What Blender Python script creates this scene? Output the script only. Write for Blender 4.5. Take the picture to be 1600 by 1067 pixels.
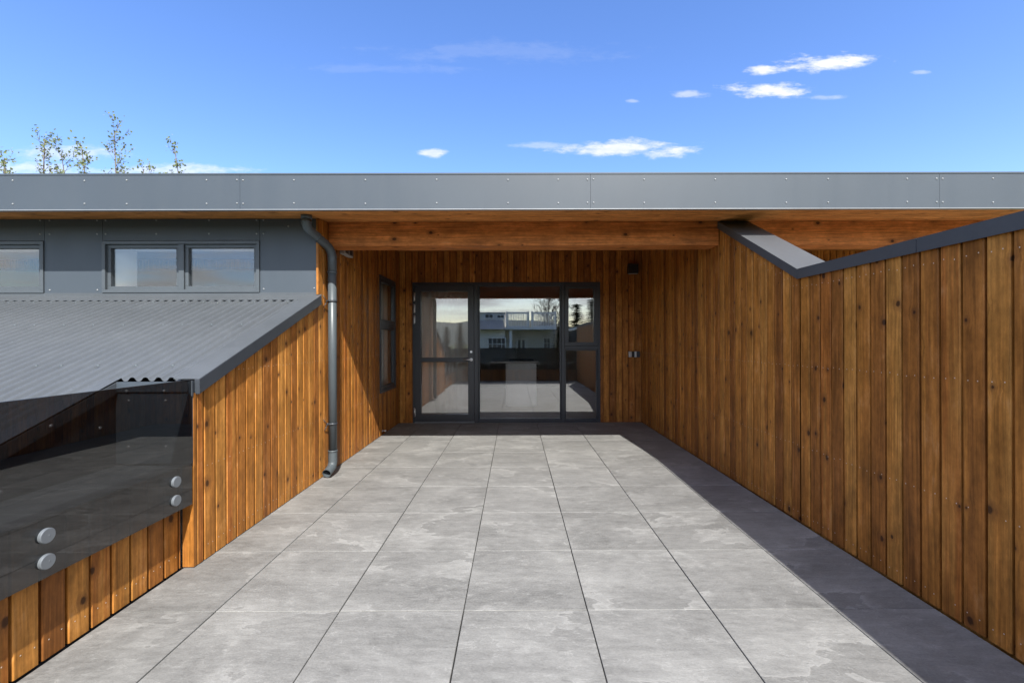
import bpy, math, random
from mathutils import Vector, Matrix
R = math.radians
sc = bpy.context.scene
for o in list(bpy.data.objects): bpy.data.objects.remove(o)

# ------------------------------------------------------------------ camera
cam_d = bpy.data.cameras.new('camera'); cam = bpy.data.objects.new('camera', cam_d)
sc.collection.objects.link(cam); sc.camera = cam
cam.location = (0, 0, 1.30)
cam.rotation_euler = (R(90), R(0.18), R(-0.18))
cam_d.sensor_width = 36; cam_d.lens = 677/1600*36
cam_d.shift_x = -6.6/1600
cam_d.clip_start = 0.05; cam_d.clip_end = 4000

# ------------------------------------------------------------------ light
SUNV = Vector((.258, -.952, 1.0)).normalized()          # towards the sun
EL = math.asin(SUNV.z); AZ = math.atan2(SUNV.x, SUNV.y)
sun_d = bpy.data.lights.new('sun', 'SUN'); sun = bpy.data.objects.new('sun', sun_d)
sc.collection.objects.link(sun)
sun.rotation_euler = SUNV.to_track_quat('Z', 'Y').to_euler()
sun.location = (5, -20, 25)
sun_d.energy = 3.2; sun_d.angle = R(.5); sun_d.color = (1, .965, .90)
sc.view_settings.view_transform = 'Standard'; sc.view_settings.look = 'None'
sc.view_settings.exposure = 1.38; sc.view_settings.gamma = 1.0
sc.cycles.use_denoising = True
sc.cycles.max_bounces = 12; sc.cycles.transparent_max_bounces = 24
sc.cycles.caustics_reflective = False; sc.cycles.caustics_refractive = False

# ------------------------------------------------------------------ node helper
class NT:
    def __init__(s, tree): s.t = tree; s.t.nodes.clear()
    def n(s, typ, ins=None, **kw):
        nd = s.t.nodes.new(typ)
        for k, v in kw.items(): setattr(nd, k, v)
        for k, v in (ins or {}).items():
            sk = nd.inputs[k]
            if isinstance(v, bpy.types.NodeSocket): s.t.links.new(v, sk)
            else: sk.default_value = v
        return nd
    def m(s, op, a, b=None, c=None, clamp=False):
        ins = {0: a}
        if b is not None: ins[1] = b
        if c is not None: ins[2] = c
        return s.n('ShaderNodeMath', ins, operation=op, use_clamp=clamp).outputs[0]
    def vm(s, op, a, b=None, out=0):
        ins = {0: a}
        if b is not None: ins[1] = b
        return s.n('ShaderNodeVectorMath', ins, operation=op).outputs[out]
    def comb(s, x, y, z=0.0): return s.n('ShaderNodeCombineXYZ', {0: x, 1: y, 2: z}).outputs[0]
    def sep(s, v): return s.n('ShaderNodeSeparateXYZ', {0: v}).outputs
    def noise(s, vec, scale=1., detail=4., rough=.55, dist=0., dim='3D', out=0):
        return s.n('ShaderNodeTexNoise', {'Vector': vec, 'Scale': scale, 'Detail': detail, 'Roughness': rough, 'Distortion': dist}, noise_dimensions=dim).outputs[out]
    def rng(s, v, a, b, c=0., d=1., smooth=False):
        return s.n('ShaderNodeMapRange', {0: v, 1: a, 2: b, 3: c, 4: d}, clamp=True, interpolation_type='SMOOTHSTEP' if smooth else 'LINEAR').outputs[0]
    def mix(s, f, a, b, blend='MIX'):
        nd = s.n('ShaderNodeMix', None, data_type='RGBA', blend_type=blend)
        for i, v in ((0, f), (6, a), (7, b)):
            if isinstance(v, bpy.types.NodeSocket): s.t.links.new(v, nd.inputs[i])
            else: nd.inputs[i].default_value = v if i == 0 else (*v, 1)[:4]
        return nd.outputs[2]
    def mixv(s, f, a, b):
        return s.n('ShaderNodeMix', {0: f, 2: a, 3: b}, data_type='FLOAT').outputs[0]

# ------------------------------------------------------------------ sky
W = bpy.data.worlds.new('World'); sc.world = W; W.use_nodes = True
t = NT(W.node_tree)
sky = t.n('ShaderNodeTexSky', sky_type='NISHITA', sun_disc=False, sun_elevation=EL, sun_rotation=AZ,
          altitude=50, air_density=1.0, dust_density=1.3, ozone_density=2.2)
hs = t.n('ShaderNodeHueSaturation', {'Hue': .512, 'Saturation': 1.22, 'Value': .84, 'Color': sky.outputs[0]})
d = t.n('ShaderNodeTexCoord').outputs['Generated']
dx, dy, dz = t.sep(d)
ym = t.m('MAXIMUM', dy, .05)
ae = t.comb(t.m('DIVIDE', dx, ym), t.m('DIVIDE', dz, ym), 0.)        # direction on a plane facing north
north = t.m('GREATER_THAN', dy, .05)
wob = t.noise(t.vm('MULTIPLY', ae, (9., 30., 1.)), 1.0, 6., .62)
wob2 = t.noise(t.vm('MULTIPLY', ae, (30., 85., 1.)), 1.0, 5., .6)
w = t.m('ADD', t.m('MULTIPLY', t.m('SUBTRACT', wob, .5), 2.6), t.m('MULTIPLY', t.m('SUBTRACT', wob2, .5), 1.3))
def ang(px, py):
    x, z = (px-804.5)/677, (533.5-py)/677
    return x, z
total = None
for (px, py, rx, ry, op) in [(1300, 98, 88, 15, 1.), (1190, 109, 30, 8, .9), (1205, 142, 76, 13, 1.), (1082, 148, 32, 6, .45),
                             (975, 233, 120, 15, .85), (850, 228, 60, 6, .3), (676, 239, 26, 8, .7), (110, 240, 95, 17, .5), (40, 262, 120, 14, .55),
                             (260, 266, 150, 11, .6), (1290, 153, 45, 5, .3), (780, 82, 200, 20, .07), (600, 108, 150, 9, .06), (1440, 114, 18, 4, .3), (990, 158, 16, 4, .3)]:
    a0, e0 = ang(px, py); a1, _ = ang(px+rx, py); _, e1 = ang(px, py-ry)
    q = t.vm('DIVIDE', t.vm('SUBTRACT', ae, (a0, e0, 0)), (abs(a1-a0), abs(e1-e0), 1))
    ln = t.vm('LENGTH', q, out=1)
    body = t.m('ADD', t.m('SUBTRACT', 1.0, ln), t.m('MULTIPLY', w, .85))
    mk = t.m('MULTIPLY', t.rng(body, -.06, .80, 0, 1, True), op)
    total = mk if total is None else t.m('MAXIMUM', total, mk)
total = t.m('MULTIPLY', total, north)
# broken cloud behind the viewpoint, brightened and widened as added fill for the recess
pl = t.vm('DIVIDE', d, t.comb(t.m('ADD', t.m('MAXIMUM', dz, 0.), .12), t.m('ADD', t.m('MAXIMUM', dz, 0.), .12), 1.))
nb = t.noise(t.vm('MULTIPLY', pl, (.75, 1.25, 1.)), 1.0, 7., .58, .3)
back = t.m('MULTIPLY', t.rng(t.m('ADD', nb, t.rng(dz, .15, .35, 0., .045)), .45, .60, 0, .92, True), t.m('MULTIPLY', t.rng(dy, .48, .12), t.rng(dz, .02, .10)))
shade = t.mix(t.rng(wob2, .35, .65), (2.5, 2.6, 2.85), (3.0, 3.0, 3.05))
col = t.mix(total, hs.outputs[0], shade)
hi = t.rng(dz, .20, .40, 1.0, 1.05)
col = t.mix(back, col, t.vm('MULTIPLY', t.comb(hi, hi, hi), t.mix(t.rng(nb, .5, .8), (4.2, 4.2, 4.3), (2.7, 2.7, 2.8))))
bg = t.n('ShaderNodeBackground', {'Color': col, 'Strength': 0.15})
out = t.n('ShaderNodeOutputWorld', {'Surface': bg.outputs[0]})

# ------------------------------------------------------------------ materials
def newmat(name):
    m = bpy.data.materials.new(name); m.use_nodes = True
    t = NT(m.node_tree)
    return m, t
def finish(t, shader): t.n('ShaderNodeOutputMaterial', {'Surface': shader})
def bsdf(t, col, rough=.5, metal=0., spec=.5, normal=None, **kw):
    ins = {'Base Color': col if isinstance(col, bpy.types.NodeSocket) else (*col, 1), 'Roughness': rough, 'Metallic': metal, 'Specular IOR Level': spec}
    ins.update(kw)
    if normal is not None: ins['Normal'] = normal
    return t.n('ShaderNodeBsdfPrincipled', ins).outputs[0]

def wood_mat(name, tones, knots=1.0, rough=.5, sc_v=1.0):
    m, t = newmat(name)
    uv = t.n('ShaderNodeUVMap', uv_map='UVMap').outputs[0]
    r = t.n('ShaderNodeAttribute', attribute_name='rnd').outputs['Color']
    r1, r2, r3 = t.sep(r)
    u, v, _ = t.sep(uv)
    U = t.m('ADD', u, t.m('MULTIPLY', r1, 37.)); V = t.m('ADD', v, t.m('MULTIPLY', r2, 53.))
    # knots: one candidate per cell, some left empty
    kv = t.comb(t.m('MULTIPLY', U, 8.5), t.m('MULTIPLY', V, 2.6))
    vo = t.n('ShaderNodeTexVoronoi', {'Vector': kv, 'Scale': 1.0, 'Randomness': .92}, voronoi_dimensions='2D', feature='F1')
    dv = t.vm('SUBTRACT', kv, vo.outputs['Position'])
    kx, ky, _ = t.sep(t.vm('DIVIDE', dv, (8.5, 2.6*1.35, 1)))
    wobn = t.noise(t.comb(t.m('MULTIPLY', U, 60.), t.m('MULTIPLY', V, 60.)), 1., 3.)
    kd = t.m('MULTIPLY', t.vm('LENGTH', t.comb(kx, ky), out=1), t.m('ADD', .55, t.m('MULTIPLY', wobn, .9)))
    kr, kg, kb = t.sep(vo.outputs['Color'])
    has = t.m('GREATER_THAN', kr, 1.0 - .58*knots)
    ksz = t.m('ADD', .0045, t.m('MULTIPLY', t.m('POWER', kg, 1.5), .0135))
    kn = t.m('DIVIDE', kd, ksz)
    core = t.m('MULTIPLY', t.rng(kn, .55, 1.15, 1, 0, True), has)
    halo = t.m('MULTIPLY', t.rng(kn, .9, 3.2, 1, 0, True), has)
    # grain that bends round the knots
    bend = t.m('MULTIPLY', t.m('MULTIPLY', t.rng(kd, 0, .05, 1, 0, True), has), t.m('MULTIPLY', kx, -.8))
    lowv = t.noise(t.comb(t.m('MULTIPLY', U, 6.), t.m('MULTIPLY', V, 1.1)), 1., 2.)
    Ug = t.m('ADD', t.m('ADD', U, bend), t.m('MULTIPLY', lowv, .035))
    g1 = t.noise(t.comb(t.m('MULTIPLY', Ug, 75.), t.m('MULTIPLY', V, 1.6)), 1., 4., .6)
    g2 = t.noise(t.comb(t.m('MULTIPLY', Ug, 420.), t.m('MULTIPLY', V, 7.)), 1., 3., .6)
    g3 = t.noise(t.comb(t.m('MULTIPLY', U, 9.), t.m('MULTIPLY', V, 3.2)), 1., 5., .62)
    g4 = t.noise(t.comb(t.m('MULTIPLY', U, 38.), t.m('MULTIPLY', V, 16.)), 1., 5., .7)
    band = t.noise(t.comb(t.m('MULTIPLY', U, 22.), t.m('MULTIPLY', V, .55)), 1., 3., .5)
    ramp = t.n('ShaderNodeValToRGB', {0: t.m('ADD', r3, t.m('MULTIPLY', t.m('SUBTRACT', band, .5), .9), clamp=True)})
    el = ramp.color_ramp.elements
    while len(el) < len(tones): el.new(.5)
    for i, (p, c) in enumerate(tones): el[i].position = p; el[i].color = (*c, 1)
    col = ramp.outputs[0]
    grain = t.m('ADD', t.rng(g1, .3, .7, .62, 1.32), t.m('MULTIPLY', t.m('SUBTRACT', g2, .5), .6))
    grain = t.m('MULTIPLY', grain, t.rng(g3, .28, .72, .60, 1.34))
    grain = t.m('MULTIPLY', grain, t.rng(g4, .3, .7, .78, 1.2))
    col = t.mix(1., col, t.comb(grain, grain, grain), 'MULTIPLY')
    # worn pale scuffs in the stain
    sm = t.m('MULTIPLY', t.rng(g3, .56, .74, 0, .42, True), t.rng(g4, .4, .6, 0, 1))
    col = t.mix(sm, col, (.40, .27, .15))
    col = t.mix(t.m('MULTIPLY', halo, .45), col, (.12, .045, .018))
    col = t.mix(t.m('MULTIPLY', core, .86), col, (.035, .016, .009))
    bmp = t.n('ShaderNodeBump', {'Strength': .35, 'Distance': .002, 'Height': t.m('ADD', t.m('MULTIPLY', g1, .6), t.m('MULTIPLY', g2, .5))}).outputs[0]
    finish(t, bsdf(t, col, t.rng(g3, .3, .7, rough-.08, rough+.1), spec=.18, normal=bmp))
    return m
WOOD = wood_mat('stained_boards', [(0., (.225, .085, .022)), (.28, (.325, .124, .027)), (.55, (.425, .172, .035)), (.8, (.460, .208, .048)), (1., (.360, .126, .027))])
SOFF = wood_mat('glulam', [(0., (.64, .265, .075)), (1., (.74, .335, .105))], .7, .6)
BEAM = wood_mat('knotty_beam', [(0., (.54, .200, .058)), (1., (.62, .245, .078))], 1.2, .6)

def panel_mat(name, col, rough=.45, var=.10, metal=0., spec=.5, bump=.04):
    m, t = newmat(name)
    co = t.n('ShaderNodeTexCoord').outputs['Object']
    n1 = t.noise(co, 1.3, 4., .6); n2 = t.noise(co, 60., 3., .6); n3 = t.noise(t.vm('MULTIPLY', co, (9., 9., .8)), 1., 5., .65)
    f = t.m('MULTIPLY', t.rng(n1, .3, .7, 1-var, 1+var), t.m('MULTIPLY', t.rng(n2, .3, .7, 1-var*.4, 1+var*.4), t.rng(n3, .3, .7, 1-var*.6, 1+var*.6)))
    c = t.mix(1., col, t.comb(f, f, f), 'MULTIPLY')
    b = t.n('ShaderNodeBump', {'Strength': bump, 'Distance': .004, 'Height': n1}).outputs[0]
    finish(t, bsdf(t, c, t.rng(n3, .3, .7, rough-.06, rough+.08), metal, spec, b))
    return m
PANEL = panel_mat('slate_grey_panel', (.056, .071, .088), .5, .04, bump=.02)
ROOFM = panel_mat('corrugated_metal', (.078, .087, .096), .36, .08)
TRIM = panel_mat('anthracite_trim', (.045, .052, .062), .33, .08)
FRAME = panel_mat('window_frame_grey', (.036, .043, .052), .38, .05)  # frame grey darkened for the door and windows in shade
PIPE = panel_mat('pipe_grey', (.072, .088, .098), .42, .08)
STEEL = panel_mat('brushed_steel', (.62, .63, .64), .33, .06, 1.0)
DISC = panel_mat('satin_disc', (.18, .20, .22), .42, .05, .3)
ZINC = panel_mat('rivet_head', (.27, .28, .29), .4, .05, .3)
NAIL = panel_mat('nail_head', (.70, .62, .52), .4, .05)
WHITE = panel_mat('white_paint', (.84, .84, .82), .5, .04)
PLASTER = panel_mat('plaster', (.42, .41, .39), .7, .05)
BLACK = panel_mat('black_plastic', (.012, .012, .014), .45, .1)
DARKWALL = panel_mat('dark_membrane', (.030, .032, .036), .7, .15)
OAK = panel_mat('interior_floor_boards', (.20, .16, .12), .45, .15)
COUNTER = panel_mat('counter_stone', (.34, .30, .26), .35, .15)
def cloth_mat():
    m, t = newmat('curtain_cloth')
    co = t.n('ShaderNodeTexCoord').outputs['Object']
    c = t.mix(t.noise(t.vm('MULTIPLY', co, (40., 40., 3.)), 1., 3.), (.76, .74, .69), (.84, .82, .78))
    d = t.n('ShaderNodeBsdfDiffuse', {'Color': c}).outputs[0]; tr = t.n('ShaderNodeBsdfTranslucent', {'Color': c}).outputs[0]
    finish(t, t.n('ShaderNodeMixShader', {0: .3, 1: d, 2: tr}).outputs[0]); return m
CLOTH = cloth_mat()
RENDERW = panel_mat('pale_render', (.76, .73, .67), .85, .12)
SLATE = panel_mat('grey_shingle', (.36, .37, .38), .8, .2)
OLIVE = panel_mat('green_wall', (.30, .32, .22), .85, .12)

def glass_mat(name, tint, ior=1.8, rough=.0, wav=.0):
    m, t = newmat(name)
    geo = t.n('ShaderNodeNewGeometry')
    i = t.mixv(geo.outputs['Backfacing'], ior, 1/ior)
    nrm = {}
    fr = t.n('ShaderNodeFresnel', {'IOR': i}).outputs[0]
    g = t.n('ShaderNodeBsdfGlossy', {'Color': (.97, .98, 1, 1), 'Roughness': rough})
    tr = t.n('ShaderNodeBsdfTransparent', {'Color': (*tint, 1)})
    if wav:
        co = t.n('ShaderNodeTexCoord').outputs['Object']
        b = t.n('ShaderNodeBump', {'Strength': wav, 'Distance': .01, 'Height': t.noise(co, 1.6, 1.)})
        t.t.links.new(b.outputs[0], g.inputs['Normal'])
    mx = t.n('ShaderNodeMixShader', {0: fr, 1: tr.outputs[0], 2: g.outputs[0]})
    finish(t, mx.outputs[0]); return m
FRAME_SUNLIT = panel_mat('sunlit_frame_grey', (.075, .088, .100), .42, .05)  # same frame grey, lightened in colour where sun falls on the clerestory
GLASS = glass_mat('window_glass', (.98, .985, .98), 2.25, 0., .004)
GLASSC = glass_mat('clerestory_glass', (.95, .96, .96), 1.75, 0., .004)
GLASSP = glass_mat('plain_glass', (.97, .98, .975), 1.52)
SMOKE = glass_mat('smoked_glass', (.33, .335, .34), 1.85)

def tile_mat():
    m, t = newmat('slate_tile')
    uv = t.n('ShaderNodeUVMap', uv_map='UVMap').outputs[0]
    r = t.n('ShaderNodeAttribute', attribute_name='rnd').outputs['Color']
    r1, r2, r3 = t.sep(r); u, v, _ = t.sep(uv)
    u2 = t.m('ADD', u, t.m('MULTIPLY', v, t.m('MULTIPLY', t.m('SUBTRACT', r3, .5), 1.1)))
    P = t.comb(t.m('ADD', u2, t.m('MULTIPLY', r1, 41.)), t.m('ADD', v, t.m('MULTIPLY', r2, 67.)))
    st = t.vm('MULTIPLY', P, (1.0, 2.4, 1.))
    wr = t.noise(P, 2.2, 4., .6, out=1)
    st2 = t.vm('ADD', st, t.vm('MULTIPLY', wr, (.5, .5, 0.)))
    cloud = t.noise(st2, 1.7, 7., .62)
    streak = t.noise(t.vm('MULTIPLY', P, (5., 30., 1.)), 1., 5., .65, .4)
    fine = t.noise(t.vm('MULTIPLY', P, (90., 130., 1.)), 1., 3., .7)
    mid = t.noise(t.vm('MULTIPLY', P, (14., 24., 1.)), 1., 6., .72)
    # cleft layers: a slow rise ending in a sharp irregular step
    lay = t.noise(t.vm('ADD', t.vm('MULTIPLY', P, (.9, 1.7, 1.)), t.vm('MULTIPLY', wr, (.30, .42, 0.))), 1., 7., .58)
    fr = t.m('FRACT', t.m('MULTIPLY', lay, 3.6))
    msk = t.rng(t.noise(t.vm('ADD', P, (7.7, 3.1, 0.)), 2.3, 3., .6), .42, .58, 0, 1, True)
    step = t.m('MULTIPLY', t.m('MULTIPLY', t.m('POWER', fr, 2.6), t.rng(fr, .965, 1.0, 1, 0)), msk)
    edge = t.m('MULTIPLY', t.m('MULTIPLY', t.rng(fr, .90, .97), t.rng(fr, .97, 1., 1, 0)), msk)
    vein = t.m('ABSOLUTE', t.m('SUBTRACT', t.noise(t.vm('ADD', t.vm('MULTIPLY', P, (1.0, 2.1, 1.)), t.vm('MULTIPLY', wr, (.7, .7, 0.))), 1.5, 7., .62), .5))
    vein = t.m('MULTIPLY', t.rng(vein, 0., .010, 1, 0, True), t.rng(mid, .44, .60))
    scr = t.noise(t.vm('MULTIPLY', t.vm('ADD', P, t.vm('MULTIPLY', wr, (.05, .05, 0.))), (16., 60., 1.)), 1., 6., .75, .6)
    f = t.rng(cloud, .3, .7, -.45, .45)
    f = t.m('ADD', f, t.m('MULTIPLY', t.m('SUBTRACT', streak, .5), 1.1))
    f = t.m('ADD', f, t.m('MULTIPLY', t.m('SUBTRACT', scr, .5), 1.3))
    f = t.m('ADD', f, t.m('MULTIPLY', t.m('SUBTRACT', mid, .5), 1.35))
    f = t.m('ADD', f, t.m('MULTIPLY', t.m('SUBTRACT', fine, .5), 1.5))
    f = t.m('ADD', f, t.m('MULTIPLY', step, .72))
    f = t.m('ADD', f, t.m('MULTIPLY', edge, .38))
    f = t.m('ADD', f, t.m('MULTIPLY', vein, .7))
    f = t.m('ADD', f, t.m('MULTIPLY', t.m('SUBTRACT', r3, .5), .38))
    col = t.mix(t.rng(f, -1.15, 1.2), (.086, .086, .083), (.280, .279, .268))
    b = t.n('ShaderNodeBump', {'Strength': .25, 'Distance': .003, 'Height': t.m('ADD', f, 0.)}).outputs[0]
    finish(t, bsdf(t, col, t.rng(mid, .3, .7, .5, .68), spec=.35, normal=b)); return m
TILE = tile_mat()

def ground_mat():
    m, t = newmat('grass_ground')
    co = t.n('ShaderNodeTexCoord').outputs['Object']
    n = t.noise(co, .08, 6.); n2 = t.noise(co, 3., 5.)
    c = t.mix(t.rng(n, .35, .65), (.05, .075, .022), (.10, .105, .045)); c = t.mix(t.rng(n2, .3, .7, 0, .5), c, (.04, .06, .02))
    finish(t, bsdf(t, c, .9, spec=.2)); return m
GROUND = ground_mat()
def leaf_mat(name, a, b):
    m, t = newmat(name)
    r = t.n('ShaderNodeAttribute', attribute_name='rnd').outputs['Color']
    r1, r2, r3 = t.sep(r)
    c = t.mix(r1, a, b)
    d = t.n('ShaderNodeBsdfDiffuse', {'Color': c}).outputs[0]; tr = t.n('ShaderNodeBsdfTranslucent', {'Color': c}).outputs[0]
    finish(t, t.n('ShaderNodeMixShader', {0: .4, 1: d, 2: tr}).outputs[0]); return m
LEAF = leaf_mat('young_leaf', (.15, .19, .09), (.31, .34, .16))
NEEDLE = leaf_mat('spruce_needle', (.012, .026, .014), (.03, .05, .022))
BARK = panel_mat('bark', (.13, .105, .085), .9, .25)
HILL = panel_mat('hill_slope', (.09, .105, .09), .95, .2)

# ------------------------------------------------------------------ mesh helper
ORI = {}
class MB:
    def __init__(s): s.v = []; s.f = []; s.uv = []; s.r = []; s.mi = []; s.sm = []
    def face(s, pts, uvs=None, r=(.5, .5, .5), mi=0, sm=False):
        i = len(s.v); s.v += [tuple(p) for p in pts]; s.f.append(list(range(i, i+len(pts))))
        s.uv.append(uvs or [(p[0], p[1]) for p in pts]); s.r.append(r); s.mi.append(mi); s.sm.append(sm)
    def box(s, x0, x1, y0, y1, z0, z1, axis=2, r=None, mi=0):
        i = len(s.v)
        s.v += [(x0,y0,z0),(x1,y0,z0),(x1,y1,z0),(x0,y1,z0),(x0,y0,z1),(x1,y0,z1),(x1,y1,z1),(x0,y1,z1)]
        r = r or (random.random(), random.random(), random.random())
        s._boxf(i, axis, r, mi)
    def _boxf(s, i, axis, r, mi):
        for q in ((0,3,2,1),(4,5,6,7),(0,1,5,4),(1,2,6,5),(2,3,7,6),(3,0,4,7)):
            P = [s.v[i+k] for k in q]
            o = [a for a in range(3) if a != axis]
            s.f.append([i+k for k in q]); s.uv.append([(p[o[0]]+p[o[1]], p[axis]) for p in P]); s.r.append(r); s.mi.append(mi); s.sm.append(False)
    def hexa(s, P, axis=1, r=None, mi=0):
        i = len(s.v); s.v += [tuple(p) for p in P]
        s._boxf(i, axis, r or (random.random(), random.random(), random.random()), mi)
    def prism(s, poly, mapf, d0, d1, mi=0, r=(.5,.5,.5)):      # poly in 2D, mapf(a,b,d)->3D
        n = len(poly)
        A = [mapf(a, b, d0) for a, b in poly]; B = [mapf(a, b, d1) for a, b in poly]
        s.face(A[::-1], [(a, b) for a, b in poly][::-1], r, mi); s.face(B, list(poly), r, mi)
        for k in range(n):
            j = (k+1) % n
            s.face([A[k], A[j], B[j], B[k]], [(poly[k][0], d0), (poly[j][0], d0), (poly[j][0], d1), (poly[k][0], d1)], r, mi)
    def tube(s, path, rad, seg=16, cap=True, mi=0, sm=True, r=(.5,.5,.5)):
        pts = [Vector(p) for p in path]; n = len(pts)
        rr = rad if isinstance(rad, (list, tuple)) else [rad]*n
        T = [(pts[min(k+1, n-1)]-pts[max(k-1, 0)]).normalized() for k in range(n)]
        ref = Vector((0, 0, 1)) if abs(T[0].z) < .9 else Vector((0, 1, 0))
        X = T[0].cross(ref).normalized(); base = len(s.v)
        for k in range(n):
            X = (X - T[k]*X.dot(T[k])).normalized(); Y = T[k].cross(X)
            for a in range(seg):
                th = 2*math.pi*a/seg
                s.v.append(tuple(pts[k] + (X*math.cos(th)+Y*math.sin(th))*rr[k]))
        for k in range(n-1):
            for a in range(seg):
                b = (a+1) % seg
                s.f.append([base+k*seg+a, base+k*seg+b, base+(k+1)*seg+b, base+(k+1)*seg+a])
                s.uv.append([(a*.01, k*.1), (a*.01+.01, k*.1), (a*.01+.01, k*.1+.1), (a*.01, k*.1+.1)]); s.r.append(r); s.mi.append(mi); s.sm.append(sm)
        if cap:
            for k, fl in ((0, True), (n-1, False)):
                idx = [base+k*seg+a for a in range(seg)]
                if fl: idx = idx[::-1]
                s.f.append(idx); s.uv.append([(0, 0)]*seg); s.r.append(r); s.mi.append(mi); s.sm.append(False)
    def dome(s, c, n, rad, h, seg=10, mi=0):                       # a rounded screw or rivet head
        c = Vector(c); n = Vector(n).normalized(); X = n.orthogonal().normalized(); Y = n.cross(X); base = len(s.v)
        rings = [(1, 0), (.92, .45), (.6, .85)]
        for q, hh in rings:
            for a in range(seg):
                th = 2*math.pi*a/seg; s.v.append(tuple(c+(X*math.cos(th)+Y*math.sin(th))*rad*q+n*h*hh))
        s.v.append(tuple(c+n*h))
        for k in range(2):
            for a in range(seg):
                b = (a+1) % seg
                s.f.append([base+k*seg+a, base+k*seg+b, base+(k+1)*seg+b, base+(k+1)*seg+a]); s.uv.append([(0, 0)]*4); s.r.append((.5,.5,.5)); s.mi.append(mi); s.sm.append(True)
        for a in range(seg):
            s.f.append([base+2*seg+a, base+2*seg+(a+1) % seg, base+3*seg]); s.uv.append([(0, 0)]*3); s.r.append((.5,.5,.5)); s.mi.append(mi); s.sm.append(True)
    def build(s, name, mats, parent=None, bevel=0, label=None):
        mats = mats if isinstance(mats, (list, tuple)) else [mats]
        o0 = ORI.get(parent.name, Vector()) if parent else Vector()
        me = bpy.data.meshes.new(name)
        me.from_pydata([(p[0]-o0.x, p[1]-o0.y, p[2]-o0.z) for p in s.v], [], s.f)
        ul = me.uv_layers.new(name='UVMap'); uu = [c for f in s.uv for q in f for c in q]
        ul.data.foreach_set('uv', uu)
        ca = me.attributes.new('rnd', 'FLOAT_COLOR', 'CORNER'); cc = []
        for f, r in zip(s.f, s.r): cc += [*r, 1.]*len(f)
        ca.data.foreach_set('color', cc)
        me.polygons.foreach_set('material_index', s.mi); me.polygons.foreach_set('use_smooth', s.sm)
        for m in mats: me.materials.append(m)
        me.update()
        o = bpy.data.objects.new(name, me); sc.collection.objects.link(o)
        if parent: o.parent = parent
        ORI[o.name] = o0
        if bevel:
            b = o.modifiers.new('edge', 'BEVEL'); b.width = bevel; b.segments = 2; b.limit_method = 'ANGLE'; b.angle_limit = R(40)
        if label: o['label'] = label
        return o
def thing(name, label, cat, loc, group=None):
    o = bpy.data.objects.new(name, None); sc.collection.objects.link(o); o.location = loc; o.empty_display_size = .2
    ORI[o.name] = Vector(loc); o['label'] = label; o['category'] = cat
    if group: o['group'] = group
    return o
def tag(o, label, cat, group=None):
    o['label'] = label; o['category'] = cat
    if group: o['group'] = group
    return o
def structure(o): o['kind'] = 'structure'; return o
random.seed(7)
rv = lambda: (random.random(), random.random(), random.random())

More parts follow.
